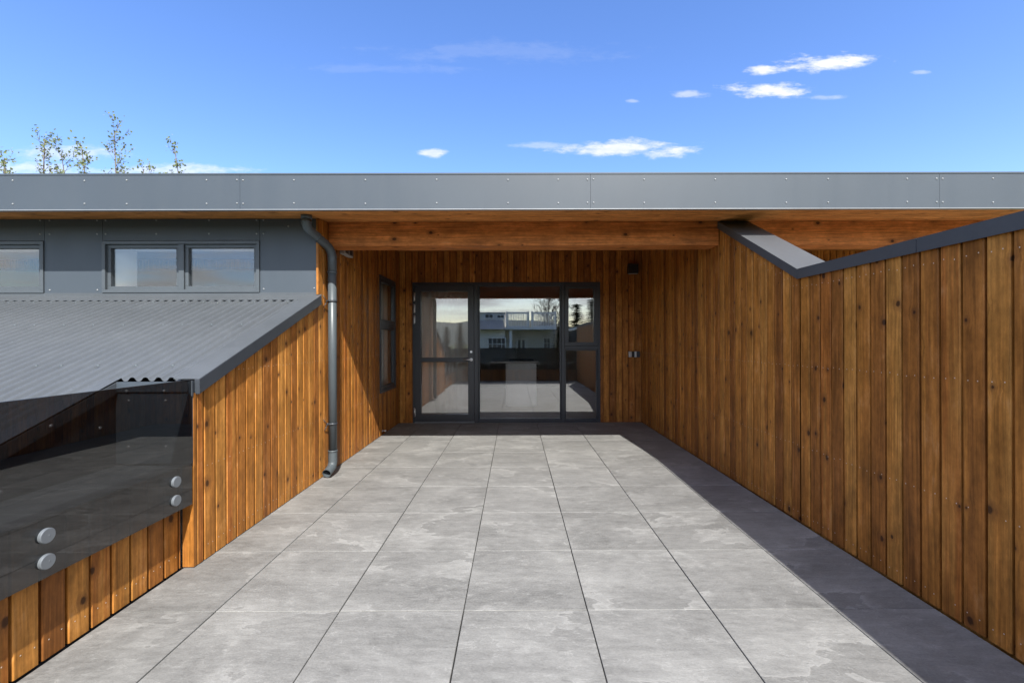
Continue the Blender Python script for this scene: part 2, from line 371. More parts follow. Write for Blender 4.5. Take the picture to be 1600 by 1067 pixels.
# ------------------------------------------------------------------ cladding builder
def clad(mb, O, U, N, u0, u1, vb, top, phase, pitch=.1017, openings=(), kinks=(), gap=.0115, th=.022, ch=.004, nails=(), nail_top=None, bot=None):
    O, U, N = Vector(O), Vector(U), Vector(N); Z = Vector((0, 0, 1))
    P = lambda u, v, d: O + U*u + Z*v + N*d
    flip = U.cross(Z).dot(N) < 0
    def fc(pts, uvs, r, mi=0):
        if flip: pts, uvs = pts[::-1], uvs[::-1]
        mb.face(pts, uvs, r, mi)
    k = math.floor((u0-phase)/pitch); cuts = sorted(set([c for o in openings for c in o[:2]] + list(kinks)))
    last = -1.
    while phase + k*pitch < u1:
        a = max(u0, phase+k*pitch); b = min(u1, phase+(k+1)*pitch); k += 1
        if b-a < .012: continue
        r = rv()
        tries = 0
        while abs(r[2]-last) < .12 and tries < 4: r = rv(); tries += 1
        last = r[2]
        jit = random.uniform(-.0008, .0008)
        segs = [a] + [c for c in cuts if a+.004 < c < b-.004] + [b]
        for s0, s1 in zip(segs, segs[1:]):
            mid = (s0+s1)/2
            op = [o for o in openings if o[0] < mid < o[1]]
            spans = [(lambda u: (bot(u) if bot else vb), top)]
            if op:
                o = op[0]
                spans = []
                if o[2] > vb+.01: spans.append((lambda u: vb, lambda u, q=o[2]: q))
                if o[3] < top(mid)-.01: spans.append((lambda u, q=o[3]: q, top))
            L = s0 + (gap/2 if s0 == a else 0); Rr = s1 - (gap/2 if s1 == b else 0)
            prof = [(L, -th), (L, -ch), (L+ch, 0.), (Rr-ch, 0.), (Rr, -ch), (Rr, -th)]
            for lo, hi in spans:
                for (ua, da), (ub, db) in zip(prof, prof[1:]):
                    fc([P(ua, lo(ua), da+jit), P(ub, lo(ub), db+jit), P(ub, hi(ub), db+jit), P(ua, hi(ua), da+jit)],
                       [(ua-a+da, lo(ua)), (ub-a+db, lo(ub)), (ub-a+db, hi(ub)), (ua-a+da, hi(ua))], r)
                fc([P(ua, hi(ua), da+jit) for ua, da in prof], [(ua-a, hi(ua)+da) for ua, da in prof], r)
                fc([P(ua, lo(ua), da+jit) for ua, da in prof][::-1], [(ua-a, lo(ua)+da) for ua, da in prof][::-1], r)
                # recessed tongue seen in the groove
                fc([P(s0, lo(s0), -.019), P(s1, lo(s1), -.019), P(s1, hi(s1), -.019), P(s0, hi(s0), -.019)],
                   [(s0-a, lo(s0)), (s1-a, lo(s1)), (s1-a, hi(s1)), (s0-a, hi(s0))], (r[0], r[1], .0))
        def inside(u, v):
            return any(o[0]-.01 < u < o[1]+.01 and o[2]-.01 < v < o[3]+.01 for o in openings)
        lst = [(v + random.uniform(-.006, .006), q) for v in nails for q in (.27, .73)]
        if nail_top: lst += [(top((a+b)/2)-nail_top+random.uniform(-.006, .006), q) for q in (.27, .73)]
        for v, q in lst:
            u = a+(b-a)*q+random.uniform(-.005, .005)
            if b-a > .06 and v < top(u)-.03 and v > (bot(u) if bot else vb)+.02 and not inside(u, v) and random.random() > .04:
                c = P(u, v, .0002+jit)
                pts = [c + U*math.cos(2*math.pi*i/8)*.0027 + Z*math.sin(2*math.pi*i/8)*.0027 + N*.0006 for i in range(8)]
                fc(pts, [(0, 0)]*8, (.5, .5, .5), 1)

# ================================================================== dimensions
XL, XR, YB = -1.855, 2.042, 6.957        # side cladding, partition cladding, back cladding
YF = 4.124                               # dark clerestory facade
YFA, FB, FT = 3.71, 2.434, 2.7276        # fascia
SL = .099                                # pitch of the main roof
soff = lambda y: 2.474 + (y-YF)*SL
XP = -1.925                              # low parapet cladding
PT = .594                                # parapet top

# ================================================================== setting
g = MB(); g.box(-900, 900, -900, 900, -3.6, -3.0); structure(g.build('ground', GROUND))
h = MB()
N_ = 90
ring = []
for k in range(N_+1):
    a = R(150) + R(240)*k/N_
    hh = 16+14*abs(math.sin(a*2.3+.4))+10*abs(math.sin(a*5.1))+3*math.sin(a*23)+2*math.sin(a*41)
    ring.append((a, hh))
for (a, h0), (b, h1) in zip(ring, ring[1:]):
    for (q0, z0, q1, z1) in ((520, 0, 600, .62), (600, .62, 700, 1.), (700, 1., 860, 0)):
        p = lambda an, q, z, H: (q*math.cos(an), q*math.sin(an), -3.2+z*H)
        h.face([p(a, q0, z0, h0), p(a, q1, z1, h0), p(b, q1, z1, h1), p(b, q0, z0, h1)], sm=True)
structure(h.build('hills', HILL))

def tiles(name, xs, ys, z=0.):
    mb = MB(); ch = .0016; gx, gy = .0055, .0034
    for xa, xb in zip(xs, xs[1:]):
        jx = random.uniform(-.0008, .0008)
        for ya, yb in zip(ys, ys[1:]):
            r = rv(); dz = random.uniform(-.0007, .0007); j2 = jx + random.uniform(-.0007, .0007)
            x0, x1, y0, y1 = xa+gx/2+j2, xb-gx/2+j2, ya+gy/2, yb-gy/2
            T = [(x0+ch, y0+ch), (x1-ch, y0+ch), (x1-ch, y1-ch), (x0+ch, y1-ch)]; B = [(x0, y0), (x1, y0), (x1, y1), (x0, y1)]
            uvt = [(p[0]-xa, p[1]-ya) for p in T]
            zt = z+dz
            mb.face([(*p, zt) for p in T], uvt, r)
            for i in range(4):
                j = (i+1) % 4
                mb.face([(*B[i], zt-ch), (*B[j], zt-ch), (*T[j], zt), (*T[i], zt)], [(B[i][0]-xa, B[i][1]-ya), (B[j][0]-xa, B[j][1]-ya), uvt[j], uvt[i]], r)
                mb.face([(*B[i], zt-.02), (*B[j], zt-.02), (*B[j], zt-ch), (*B[i], zt-ch)], [(B[i][0]-xa, B[i][1]-ya), (B[j][0]-xa, B[j][1]-ya), (B[j][0]-xa, B[j][1]-ya), (B[i][0]-xa, B[i][1]-ya)], r)
    mb.box(xs[0]-.03, xs[-1]+.015, ys[0]-.02, ys[-1]+.01, z-.12, z-.021, mi=1)
    o = mb.build(name, [TILE, BLACK]); return structure(o)
xs = [-1.917, -1.4525, -.8525, -.2525, .3475, .9475, 1.5475, 2.036]
ys = [-.302+.6*k for k in range(13)] + [6.950]
tiles('terrace_floor', xs, ys)
tiles('terrace_floor', [2.325, 2.7475, 3.3475, 3.9475, 4.5475, 5.1475, 5.7475, 6.3475], ys)

# ================================================================== house
house = thing('house', 'wood clad house with flat grey roof edge, dark clerestory wall and glazed terrace door', 'house', (0, 7, -3))
HB = lambda mb, name, mat, bevel=0, label=None, par=None: mb.build(name, mat, par or house, bevel, label)

# lower storey below the terrace and the lean-to
b = MB(); b.box(-9.0, 6.6, -.34, 12.5, -3.0, -.13); HB(b, 'lower_storey', RENDERW)

# ---- main roof
rf = MB()
x0, x1 = -10.5, 7.6
rf.hexa([(x0, YFA+.024, FB+.03), (x1, YFA+.024, FB+.03), (x1, 12.6, FB+.03+(12.6-YFA)*SL), (x0, 12.6, FB+.03+(12.6-YFA)*SL),
         (x0, YFA+.024, FT-.004), (x1, YFA+.024, FT-.004), (x1, 12.6, FT+(12.6-YFA)*SL), (x0, 12.6, FT+(12.6-YFA)*SL)])
roof = HB(rf, 'roof', DARKWALL)
s = MB(); xx = x0
yy = YFA+.026; wdt = .118; k = 0
while yy < 7.1:                                     # soffit boards run along the house
    y1 = yy+wdt
    cut = [x0, -6.2+random.uniform(-.5, .5), -2.6+random.uniform(-.6, .6), 1.2+random.uniform(-.6, .6), 4.6, x1]
    for ca, cb in zip(cut, cut[1:]):
        s.hexa([(ca+.0008, yy+.0015, soff(yy)), (cb-.0008, yy+.0015, soff(yy)), (cb-.0008, y1-.0015, soff(y1)), (ca+.0008, y1-.0015, soff(y1)),
                (ca+.0008, yy+.0015, soff(yy)+.022), (cb-.0008, yy+.0015, soff(yy)+.022), (cb-.0008, y1-.0015, soff(y1)+.022), (ca+.0008, y1-.0015, soff(y1)+.022)], axis=0)
    yy = y1
HB(s, 'soffit', SOFF, par=roof)
edges = [-10.2, -8.35, -5.35, -2.345, .652, 3.652, 6.65]
for i, (a, c) in enumerate(zip(edges, edges[1:])):
    f = MB(); f.box(a+.001, c-.001, YFA, YFA+.018, FB, FT, axis=0)
    for z in (2.484, 2.684):
        for xr in (a+.026, a+.46, a+1.07, a+1.68, a+2.29 if i % 2 else a+2.04, a+2.72, c-.026):
            if xr < c-.02: f.dome((xr, YFA-.0003, z+random.uniform(-.003, .003)), (0, -1, 0), .0075, .005, mi=1)
    HB(f, 'fascia_panel', [PANEL, ZINC], par=roof)
f = MB(); f.box(-10.2, 7.4, YFA-.004, YFA+.03, FT+.0005, FT+.016, axis=0); HB(f, 'roof_edge_trim', PANEL, .002, par=roof)
f = MB(); f.box(-10.2, 7.4, YFA-.012, YFA+.026, FB-.008, FB-.001, axis=0); HB(f, 'drip_trim', ZINC, par=roof)

# ---- beams
for (a, c) in ((XL+.002, XR-.002), (XR+.262, 7.2)):
    m = MB(); zb = 2.256; nl = 6; hgt = soff(4.32)-.003-zb
    m.hexa([(a, 4.32, zb), (c, 4.32, zb), (c, 4.54, zb), (a, 4.54, zb), (a, 4.32, soff(4.32)-.002), (c, 4.32, soff(4.32)-.002), (c, 4.54, soff(4.54)-.002), (a, 4.54, soff(4.54)-.002)], axis=0)
    HB(m, 'beam', BEAM, .004)

# ---- back wall cladding
DX0, DX1, DZ1 = -1.639, 1.372, 2.2505
m = MB(); clad(m, (0, YB, 0), (1, 0, 0), (0, -1, 0), XL, XR, .006, lambda u: soff(YB)-.004, XL, .1023, [(DX0, DX1, -1, DZ1)])
HB(m, 'cladding', [WOOD, NAIL], label='shaded vertical boards around the glazed door at the back of the terrace')
m = MB()
m.box(-9, DX0, YB+.022, YB+.20, -.12, 3.0); m.box(DX1, 2.33, YB+.022, YB+.20, -.12, 3.0); m.box(DX0, DX1, YB+.022, YB+.20, DZ1, 3.0)
HB(m, 'wall_core', WOOD)
# neighbouring bay
m = MB(); clad(m, (0, YB, 0), (1, 0, 0), (0, -1, 0), 2.32, 6.9, .006, lambda u: soff(YB)-.004, 2.32, .1023)
HB(m, 'cladding', [WOOD, NAIL], label='vertical boards at the back of the next terrace, seen over the partition')
m = MB(); m.box(2.34, 7.2, YB+.022, YB+.2, -.12, 3.0); HB(m, 'wall_core', PLASTER)

# ---- side wall cladding
WY0, WY1, WZ0, WZ1 = 5.938, 6.72, .591, 2.224
rooftop = lambda y: 1.748 - .412*(YF-y)
side_top = lambda y: rooftop(y)-.06 if y < YF-.001 else soff(y)-.004
m = MB()
clad(m, (XL, 0, 0), (0, 1, 0), (1, 0, 0), 2.529, YB-.002, .006, side_top, 2.587, .1013, [(WY0, WY1, WZ0, WZ1)], [YF], nails=(.087, .562, 1.12, 1.68, 2.19))
HB(m, 'cladding', [WOOD, NAIL], label='sunlit vertical boards on the side wall behind the downpipe')
m = MB()
m.box(XL-.24, XL-.022, WY1, YB, -.12, 2.70); m.box(XL-.24, XL-.022, YF+.02, WY0, -.12, 2.46); m.box(XL-.24, XL-.022, WY0, WY1, -.12, WZ0); m.box(XL-.24, XL-.022, WY0, WY1, WZ1, 2.62)
m.hexa([(XL-.24, 2.56, -.12), (XL-.022, 2.56, -.12), (XL-.022, YF+.02, -.12), (XL-.24, YF+.02, -.12), (XL-.24, 2.56, rooftop(2.56)-.09), (XL-.022, 2.56, rooftop(2.56)-.09), (XL-.022, YF+.02, rooftop(YF)-.09), (XL-.24, YF+.02, rooftop(YF)-.09)])
HB(m, 'wall_core', PLASTER)
m = MB(); m.box(XL-.022, XL+.0, YF-.022, YF+.05, rooftop(YF)+.002, soff(YF)-.004); HB(m, 'corner_board', WOOD, .0015)
m = MB(); m.box(XL-.066, XL+.0, 2.505, 2.528, .006, PT-.01); m.box(XL-.004, XL, 2.505, 2.528, PT-.0095, rooftop(2.51)-.075); HB(m, 'corner_board', WOOD, .0015)

# ---- dark clerestory facade
FW = [(-3.908, -2.421, 1.773, 2.262), (-5.95, -4.462, 1.773, 2.262)]
def facade_panel(a, c, z0, z1, riv):
    m = MB(); m.box(a+.002, c-.002, YF, YF+.012, z0+.002, z1, axis=0)
    for (x, z) in riv: m.dome((x, YF-.0003, z), (0, -1, 0), .0085, .005, mi=1)
    HB(m, 'facade_panel', [PANEL, ZINC])
zt = soff(YF)-.003; z0 = 1.745
facade_panel(-2.421+.001, XL-.023, z0, zt, [(-2.385, 2.46), (-2.385, 2.33), (-2.385, 1.806), (-1.905, 1.812), (-2.15, 2.40)])
facade_panel(-4.461, -3.909, z0, zt, [(-4.41, 2.46), (-3.96, 2.46), (-4.41, 2.33), (-3.96, 2.33), (-4.41, 1.8), (-3.96, 1.8)])
facade_panel(-3.909, -2.420, 2.266, zt, [(-3.88, 2.46), (-3.4, 2.46), (-2.9, 2.46), (-2.45, 2.46), (-3.88, 2.33), (-3.4, 2.33), (-2.9, 2.33), (-2.45, 2.33)])
facade_panel(-5.951, -4.461, 2.266, zt, [(-5.9, 2.46), (-5.4, 2.46), (-4.9, 2.46), (-4.5, 2.46), (-5.4, 2.33), (-4.9, 2.33), (-4.5, 2.33)])
facade_panel(-8.9, -5.951, z0, zt, [(-6.0, 2.33), (-6.0, 1.8), (-7, 2.33), (-7, 1.8)])
m = MB()
for a, c in ((-2.435, XL-.03), (-4.476, -3.894), (-9, -5.936)): m.box(a, c, YF+.014, YF+.19, -.12, 2.46)
for a, c in ((-3.894, -2.435), (-5.936, -4.476)): m.box(a, c, YF+.014, YF+.19, -.12, 1.765); m.box(a, c, YF+.014, YF+.19, 2.272, 2.46)
HB(m, 'wall_core', DARKWALL)

def frame_y(mb, x0, x1, z0, z1, w, y0, y1, mi=0):      # four bars butted round an opening in a wall that faces -Y
    mb.box(x0, x1, y0, y1, z1-w, z1, axis=0, mi=mi); mb.box(x0, x1, y0, y1, z0, z0+w, axis=0, mi=mi)
    mb.box(x0, x0+w, y0, y1, z0+w, z1-w, mi=mi); mb.box(x1-w, x1, y0, y1, z0+w, z1-w, mi=mi)
for i, (a, c, z0_, z1_) in enumerate(FW):
    m = MB(); frame_y(m, a, c, z0_, z1_, .030, YF-.012, YF+.07)
    win = HB(m, 'window', FRAME_SUNLIT, .002, label=['two pane clerestory window above the corrugated roof, in full view', 'clerestory window cut off by the edge of the photo'][i])
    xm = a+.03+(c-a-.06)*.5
    m = MB(); m.box(xm-.025, xm+.025, YF-.004, YF+.07, z0_+.03, z1_-.03); HB(m, 'mullion', FRAME_SUNLIT, .002, par=win)
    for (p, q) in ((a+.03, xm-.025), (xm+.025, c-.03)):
        m = MB(); frame_y(m, p+.001, q-.001, z0_+.031, z1_-.031, .032, YF+.012, YF+.06); HB(m, 'sash', FRAME_SUNLIT, .002, par=win)
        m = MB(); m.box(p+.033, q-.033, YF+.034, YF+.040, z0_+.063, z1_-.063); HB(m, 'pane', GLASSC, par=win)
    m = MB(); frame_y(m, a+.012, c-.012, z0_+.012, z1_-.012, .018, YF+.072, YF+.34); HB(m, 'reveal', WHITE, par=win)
# room behind the clerestory; unseen opening added in its far wall for light
m = MB()
m.box(-9, -2.12, 6.9, 6.94, -.1, 2.45); m.box(-9.04, -9, YF+.2, 6.9, -.1, .8); m.box(-9.04, -9, YF+.2, 6.9, 2.2, 2.45); m.box(-9.04, -9, 6.3, 6.9, .8, 2.2); m.box(-9.04, -9, YF+.2, 4.8, .8, 2.2)
m.hexa([(-9, YF+.19, 2.40), (-2.1, YF+.19, 2.40), (-2.1, 6.9, 2.62), (-9, 6.9, 2.62), (-9, YF+.19, 2.43), (-2.1, YF+.19, 2.43), (-2.1, 6.9, 2.65), (-9, 6.9, 2.65)])
HB(m, 'interior_wall', WHITE)
m = MB(); m.box(-9, -2.1, YF+.19, 6.9, -.12, -.1); HB(m, 'interior_floor', OAK)

# ---- side window in the boarded wall
def frame_x(mb, x0, x1, y0, y1, z0, z1, w):
    mb.box(x0, x1, y0, y1, z1-w, z1, axis=1); mb.box(x0, x1, y0, y1, z0, z0+w, axis=1)
    mb.box(x0, x1, y0, y0+w, z0+w, z1-w); mb.box(x0, x1, y1-w, y1, z0+w, z1-w)
m = MB(); frame_x(m, XL-.10, XL+.014, WY0, WY1, WZ0, WZ1, .042)
m.box(XL-.10, XL+.008, WY0+.042, WY1-.042, 1.52, 1.572, axis=1)
win = HB(m, 'window', FRAME, .002, label='tall narrow two part window in the shaded side wall')
for (p, q) in ((WZ0+.042, 1.52), (1.572, WZ1-.042)):
    m = MB(); frame_x(m, XL-.06, XL+.004, WY0+.043, WY1-.043, p+.001, q-.001, .042); HB(m, 'sash', FRAME, .002, par=win)
    m = MB(); m.box(XL-.022, XL-.016, WY0+.086, WY1-.086, p+.044, q-.044); HB(m, 'pane', GLASSP, par=win)

# ---- glazed door and screen in the back wall
YD = YB+.012
m = MB(); frame_y(m, DX0, DX1, -.004, DZ1, .034, YD-.02, YD+.10)
XM1, XM2 = -.648, .768
m.box(XM1-.004, XM1+.057, YD-.018, YD+.10, .03, DZ1-.034); m.box(XM2-.018, XM2+.030, YD-.018, YD+.10, .03, DZ1-.034)
scr = HB(m, 'window', FRAME, .002, label='large fixed glass pane and its dark frame beside the door')
m = MB(); m.box(XM1+.083, XM2-.044, YD+.040, YD+.048, .056, DZ1-.060); HB(m, 'pane', GLASS, par=scr)
m = MB(); frame_y(m, XM1+.058, XM2-.019, .031, DZ1-.035, .024, YD+.02, YD+.075); HB(m, 'glazing_bead', FRAME, .0015, par=scr)
# narrow light on the right: opening sash above, fixed pane below
rx0, rx1 = XM2+.031, DX1-.035
m = MB(); m.box(rx0, rx1, YD-.016, YD+.10, 1.172, 1.222, axis=0)
frame_y(m, rx0+.002, rx1-.002, 1.224, DZ1-.036, .062, YD-.028, YD+.06)
sash = HB(m, 'window_sash', FRAME, .003, label='narrow opening sash at the upper right of the glazing')
m = MB(); m.box(rx0+.065, rx1-.065, YD+.012, YD+.020, 1.287, DZ1-.10); HB(m, 'pane', GLASS, par=sash)
m = MB(); frame_y(m, rx0+.001, rx1-.001, .031, 1.171, .022, YD+.02, YD+.075); fx = HB(m, 'glazing_bead', FRAME, .0015)
m = MB(); m.box(rx0+.024, rx1-.024, YD+.040, YD+.048, .054, 1.148); HB(m, 'pane', GLASS, par=fx)
# door leaf
lx0, lx1 = DX0+.036, XM1-.006
m = MB()
m.box(lx0, lx0+.098, YD-.030, YD+.05, .028, DZ1-.038); m.box(lx1-.098, lx1, YD-.030, YD+.05, .028, DZ1-.038)
m.box(lx0+.098, lx1-.098, YD-.030, YD+.05, DZ1-.145, DZ1-.038, axis=0); m.box(lx0+.098, lx1-.098, YD-.030, YD+.05, .028, .135, axis=0)
m.box(lx0+.098, lx1-.098, YD-.030, YD+.05, .975, 1.045, axis=0)
door = HB(m, 'door', FRAME, .003, label='dark framed terrace door with two glass panes and a steel handle')
for p, q in ((.136, .974), (1.046, DZ1-.146)):
    m = MB(); m.box(lx0+.100, lx1-.100, YD+.004, YD+.012, p, q); HB(m, 'pane', GLASS, par=door)
m = MB(); hx = lx1-.045; hz = 1.012
m.tube([(hx, YD-.0315, hz), (hx, YD-.040, hz)], .024, 20); m.tube([(hx, YD-.040, hz), (hx, YD-.075, hz), (hx-.012, YD-.086, hz), (hx-.035, YD-.088, hz), (hx-.125, YD-.084, hz)], .0095, 12)
HB(m, 'handle', STEEL, par=door)
m = MB(); m.tube([(hx, YD-.0315, hz+.125), (hx, YD-.040, hz+.125)], .019, 20); m.box(hx-.004, hx+.004, YD-.052, YD-.040, hz+.115, hz+.137)
HB(m, 'lock', STEEL, par=door)
for z in (2.02, 1.83, 1.66, .17):
    m = MB(); m.tube([(DX0+.03, YD-.036, z-.075), (DX0+.03, YD-.036, z+.075)], .0085, 10); m.box(DX0+.028, DX0+.046, YD-.034, YD-.0305, z-.06, z+.06); HB(m, 'hinge', STEEL, par=door)
m = MB(); m.box(DX0+.036, XM1, YD-.05, YD+.04, .0035, .022, axis=0); HB(m, 'threshold', DISC, .002, par=door)

# ---- living room behind the glass
m = MB()
m.box(-2.1, 5.2, 12.3, 12.4, -.1, 2.9); m.box(-2.16, -2.1, YB+.2, 12.3, -.1, 2.9); m.box(5.2, 5.3, YB+.2, 12.3, -.1, 2.9)
HB(m, 'interior_wall', PLASTER)
m = MB(); m.box(-2.1, 5.2, YB+.2, 12.3, 2.45, 2.5); HB(m, 'interior_ceiling', WHITE)
m = MB(); m.box(-2.1, 5.2, YB+.2, 12.3, -.1, -.004); m.box(DX0+.04, DX1-.04, YD+.101, YB+.2, -.06, -.003); HB(m, 'interior_floor', OAK)

# ---- corrugated lean-to roof
def corr(mb, xa, xb, ya, yb, xn, yn, pitch=.0765, amp=.0115, off=0., n=12):
    nx = int((xb-xa)/pitch*n); base = len(mb.v)
    ysl = [ya+(yn-ya)*k/4 for k in range(4)] + [yn+(yb-yn)*k/4 for k in range(5)]
    for y in ysl:
        for i in range(nx+1):
            x = xb-pitch*i/n
            mb.v.append((x, y, rooftop(y)+off+amp*math.tanh(1.7*math.sin(2*math.pi*(x-xb)/pitch))/math.tanh(1.7)))
    for j in range(len(ysl)-1):
        for i in range(nx):
            if ysl[j] < yn-.001 and xb-pitch*i/n > xn: continue
            q = [base+j*(nx+1)+i, base+j*(nx+1)+i+1, base+(j+1)*(nx+1)+i+1, base+(j+1)*(nx+1)+i][::-1]
            mb.f.append(q); mb.uv.append([(0, 0)]*4); mb.r.append((.5,.5,.5)); mb.mi.append(0); mb.sm.append(True)
XV = -2.31
m = MB()
corr(m, -9.0, -1.955, .2, YF-.05, XV+.01, 2.545, off=-.012)
for y in (3.93, 3.38, 2.70, 2.05, 1.4, .8):
    for k in range(int((9.0-2.05)/.2295)):
        x = -1.955-.0191-.0765*2-.2295*k + random.uniform(-.004, .004) + random.choice((0, 0, .0765))
        if y < 2.5 and x > XV-.03: continue
        if x > -2.0: continue
        m.dome((x, y, rooftop(y)-.004), (0, -.38, .92), .009, .007, mi=1)
lean = HB(m, 'corrugated_roof', [ROOFM, PIPE])
sol = lean.modifiers.new('sheet', 'SOLIDIFY'); sol.thickness = .0012; sol.offset = -1; sol.use_rim = False
# flashing tucked under the facade, verge flashing and dark verge trim
m = MB()
def sl(mb, xa, xb, ya, yb, o0, o1, mi=0):
    mb.hexa([(xa, ya, rooftop(ya)+o0), (xb, ya, rooftop(ya)+o0), (xb, yb, rooftop(yb)+o0), (xa, yb, rooftop(yb)+o0),
             (xa, ya, rooftop(ya)+o1), (xb, ya, rooftop(ya)+o1), (xb, yb, rooftop(yb)+o1), (xa, yb, rooftop(yb)+o1)], mi=mi)
sl(m, -8.9, -1.98, 3.985, YF-.004, -.0030, -.0015)
m.box(-8.9, XL-.024, YF-.0035, YF-.0015, rooftop(YF)-.01, 1.772, axis=0)
HB(m, 'flashing', ROOFM, par=lean)
m = MB(); sl(m, -1.978, XL+.028, 2.515, YF-.0045, .004, .0058); HB(m, 'flashing', ROOFM, par=lean)
m = MB(); sl(m, XL+.0045, XL+.030, 2.512, YF-.0225, -.082, .0035); sl(m, XL+.0005, XL+.0045, 2.512, YF-.0225, -.07, .0035); m.box(XL-.0045, XL+.003, 2.490, 2.503, rooftop(2.50)-.086, rooftop(2.50)+.003)
HB(m, 'verge_trim', TRIM, .0015, par=lean)
# notch behind the smoked glass: grey end panel, dark side of the lower roof
m = MB(); m.box(XV+.002, XL-.005, 2.512, 2.524, PT+.006, rooftop(2.54)-.022, axis=0)
m.box(XV+.002, XL-.005, 2.500, 2.5115, rooftop(2.53)-.075, rooftop(2.53)-.020, axis=0)
for (x, z) in ((-2.235, .965), (-2.02, .965), (-2.235, 1.022), (-2.02, 1.022), (-2.235, .70), (-2.02, .70)): m.dome((x, 2.5117 if z < 1. else 2.4997, z), (0, -1, 0), .009, .006, mi=1)
HB(m, 'end_panel', [PANEL, ZINC], par=lean)
m = MB()
m.hexa([(XV-.10, -.2, -.12), (XV, -.2, -.12), (XV, 2.549, -.12), (XV-.10, 2.549, -.12), (XV-.10, -.2, max(.05, rooftop(-.2)-.03)), (XV, -.2, max(.05, rooftop(-.2)-.03)), (XV, 2.549, rooftop(2.549)-.03), (XV-.10, 2.549, rooftop(2.549)-.03)])
HB(m, 'side_panel', TRIM, par=lean)
m = MB(); sl(m, XV+.0005, XV+.016, .2, 2.512, -.075, -.008); sl(m, XV-.06, XV+.016, .2, 2.512, .002, .004)
for y in (1.55, 2.15, .95): m.dome((XV+.0162, y, rooftop(y)-.045), (1, 0, 0), .01, .007, mi=1)
for y in (1.95, 2.42): m.dome((XV+.0003, y, rooftop(y)-.22), (1, 0, 0), .01, .007, mi=1)
HB(m, 'verge_trim', [ROOFM, ZINC], .0015, par=lean)
m = MB(); m.hexa([(-9, .1, -.12), (XV-.1, .1, -.12), (XV-.1, YF, -.12), (-9, YF, -.12), (-9, .1, .0), (XV-.1, .1, .0), (XV-.1, YF, rooftop(YF)-.06), (-9, YF, rooftop(YF)-.06)]); HB(m, 'roof_core', DARKWALL, par=lean)

# ================================================================== downpipe
dp = thing('downpipe', 'grey round downpipe running from the eaves to the terrace, in front of sunlit boards', 'downpipe', (-1.79, 4.26, 0))
def smooth(pts, n=6):                                # round each inner corner
    P = [Vector(p) for p in pts]; o = [P[0]]
    for i in range(1, len(P)-1):
        a, b, c = P[i-1], P[i], P[i+1]; q = min((a-b).length, (c-b).length)*.42; q = min(q, .10)
        s0 = b+(a-b).normalized()*q; s1 = b+(c-b).normalized()*q
        for k in range(n+1):
            f = k/n; o.append(s0*(1-f)**2+b*2*f*(1-f)+s1*f*f)
    o.append(P[-1]); return o
pr = .0395; px_, py_ = -1.792, 4.262
m = MB(); m.tube([(px_, py_, .20), (px_, py_, 2.16)], pr, 28); HB(m, 'pipe', PIPE, par=dp)
m = MB(); m.tube(smooth([(-1.893, 3.95, 2.47), (-1.893, 3.95, 2.34), (px_, py_, 2.205), (px_, py_, 1.98)]), pr+.002, 28)
m.tube([(-1.893, 3.95, 2.385), (-1.893, 3.95, 2.402)], pr+.006, 28); m.tube([(-1.893, 3.95, 2.42), (-1.893, 3.95, 2.462)], pr+.008, 28)
m.tube([(px_, py_, 1.972), (px_, py_, 1.992)], pr+.005, 28); m.tube([(px_, py_, 2.13), (px_, py_, 2.145)], pr+.0045, 28)
dvec = (Vector((px_, py_, 2.205))-Vector((-1.893, 3.95, 2.34))); e0 = Vector((-1.893, 3.95, 2.34))+dvec*.36; m.tube([e0, e0+dvec.normalized()*.016], pr+.006, 28)
HB(m, 'swan_neck', PIPE, par=dp)
m = MB()
path = smooth([(px_, py_, .235), (px_, py_, .085), (px_-.006, 4.135, .048)], 8)
m.tube(path, pr+.002, 28, cap=False); m.tube(path[::-1], pr-.001, 28, cap=False)
m.tube([(px_, py_, .225), (px_, py_, .242)], pr+.0045, 28)
pe, pd = path[-1], (path[-1]-path[-2]).normalized(); X = pd.cross(Vector((0, 0, 1))).normalized(); Yv = X.cross(pd)
for k in range(28):
    q = [pe+(X*math.cos(a)+Yv*math.sin(a))*rr for a, rr in ((k*math.tau/28, pr+.002), ((k+1)*math.tau/28, pr+.002), ((k+1)*math.tau/28, pr-.001), (k*math.tau/28, pr-.001))]
    m.face(q)
HB(m, 'outlet_bend', PIPE, par=dp)
for z in (1.70, .50):
    m = MB(); m.tube([(px_, py_, z-.011), (px_, py_, z+.011)], pr+.0035, 28)
    m.tube([(px_-.03, py_-.035, z), (px_-.03, py_-.062, z)], .006, 10); m.tube([(px_+.02, py_-.042, z), (px_-.035, py_-.052, z)], .004, 8)
    m.tube([(px_-.04, py_-.035, z), (XL+.004, py_-.07, z+.05)], .0035, 8); m.tube([(px_-.04, py_-.035, z-.01), (XL+.004, py_-.055, z-.06)], .0035, 8)
    m.tube([(px_-.04, py_, z), (XL-.005, py_, z)], .005, 8)
    HB(m, 'bracket', FRAME, par=dp)

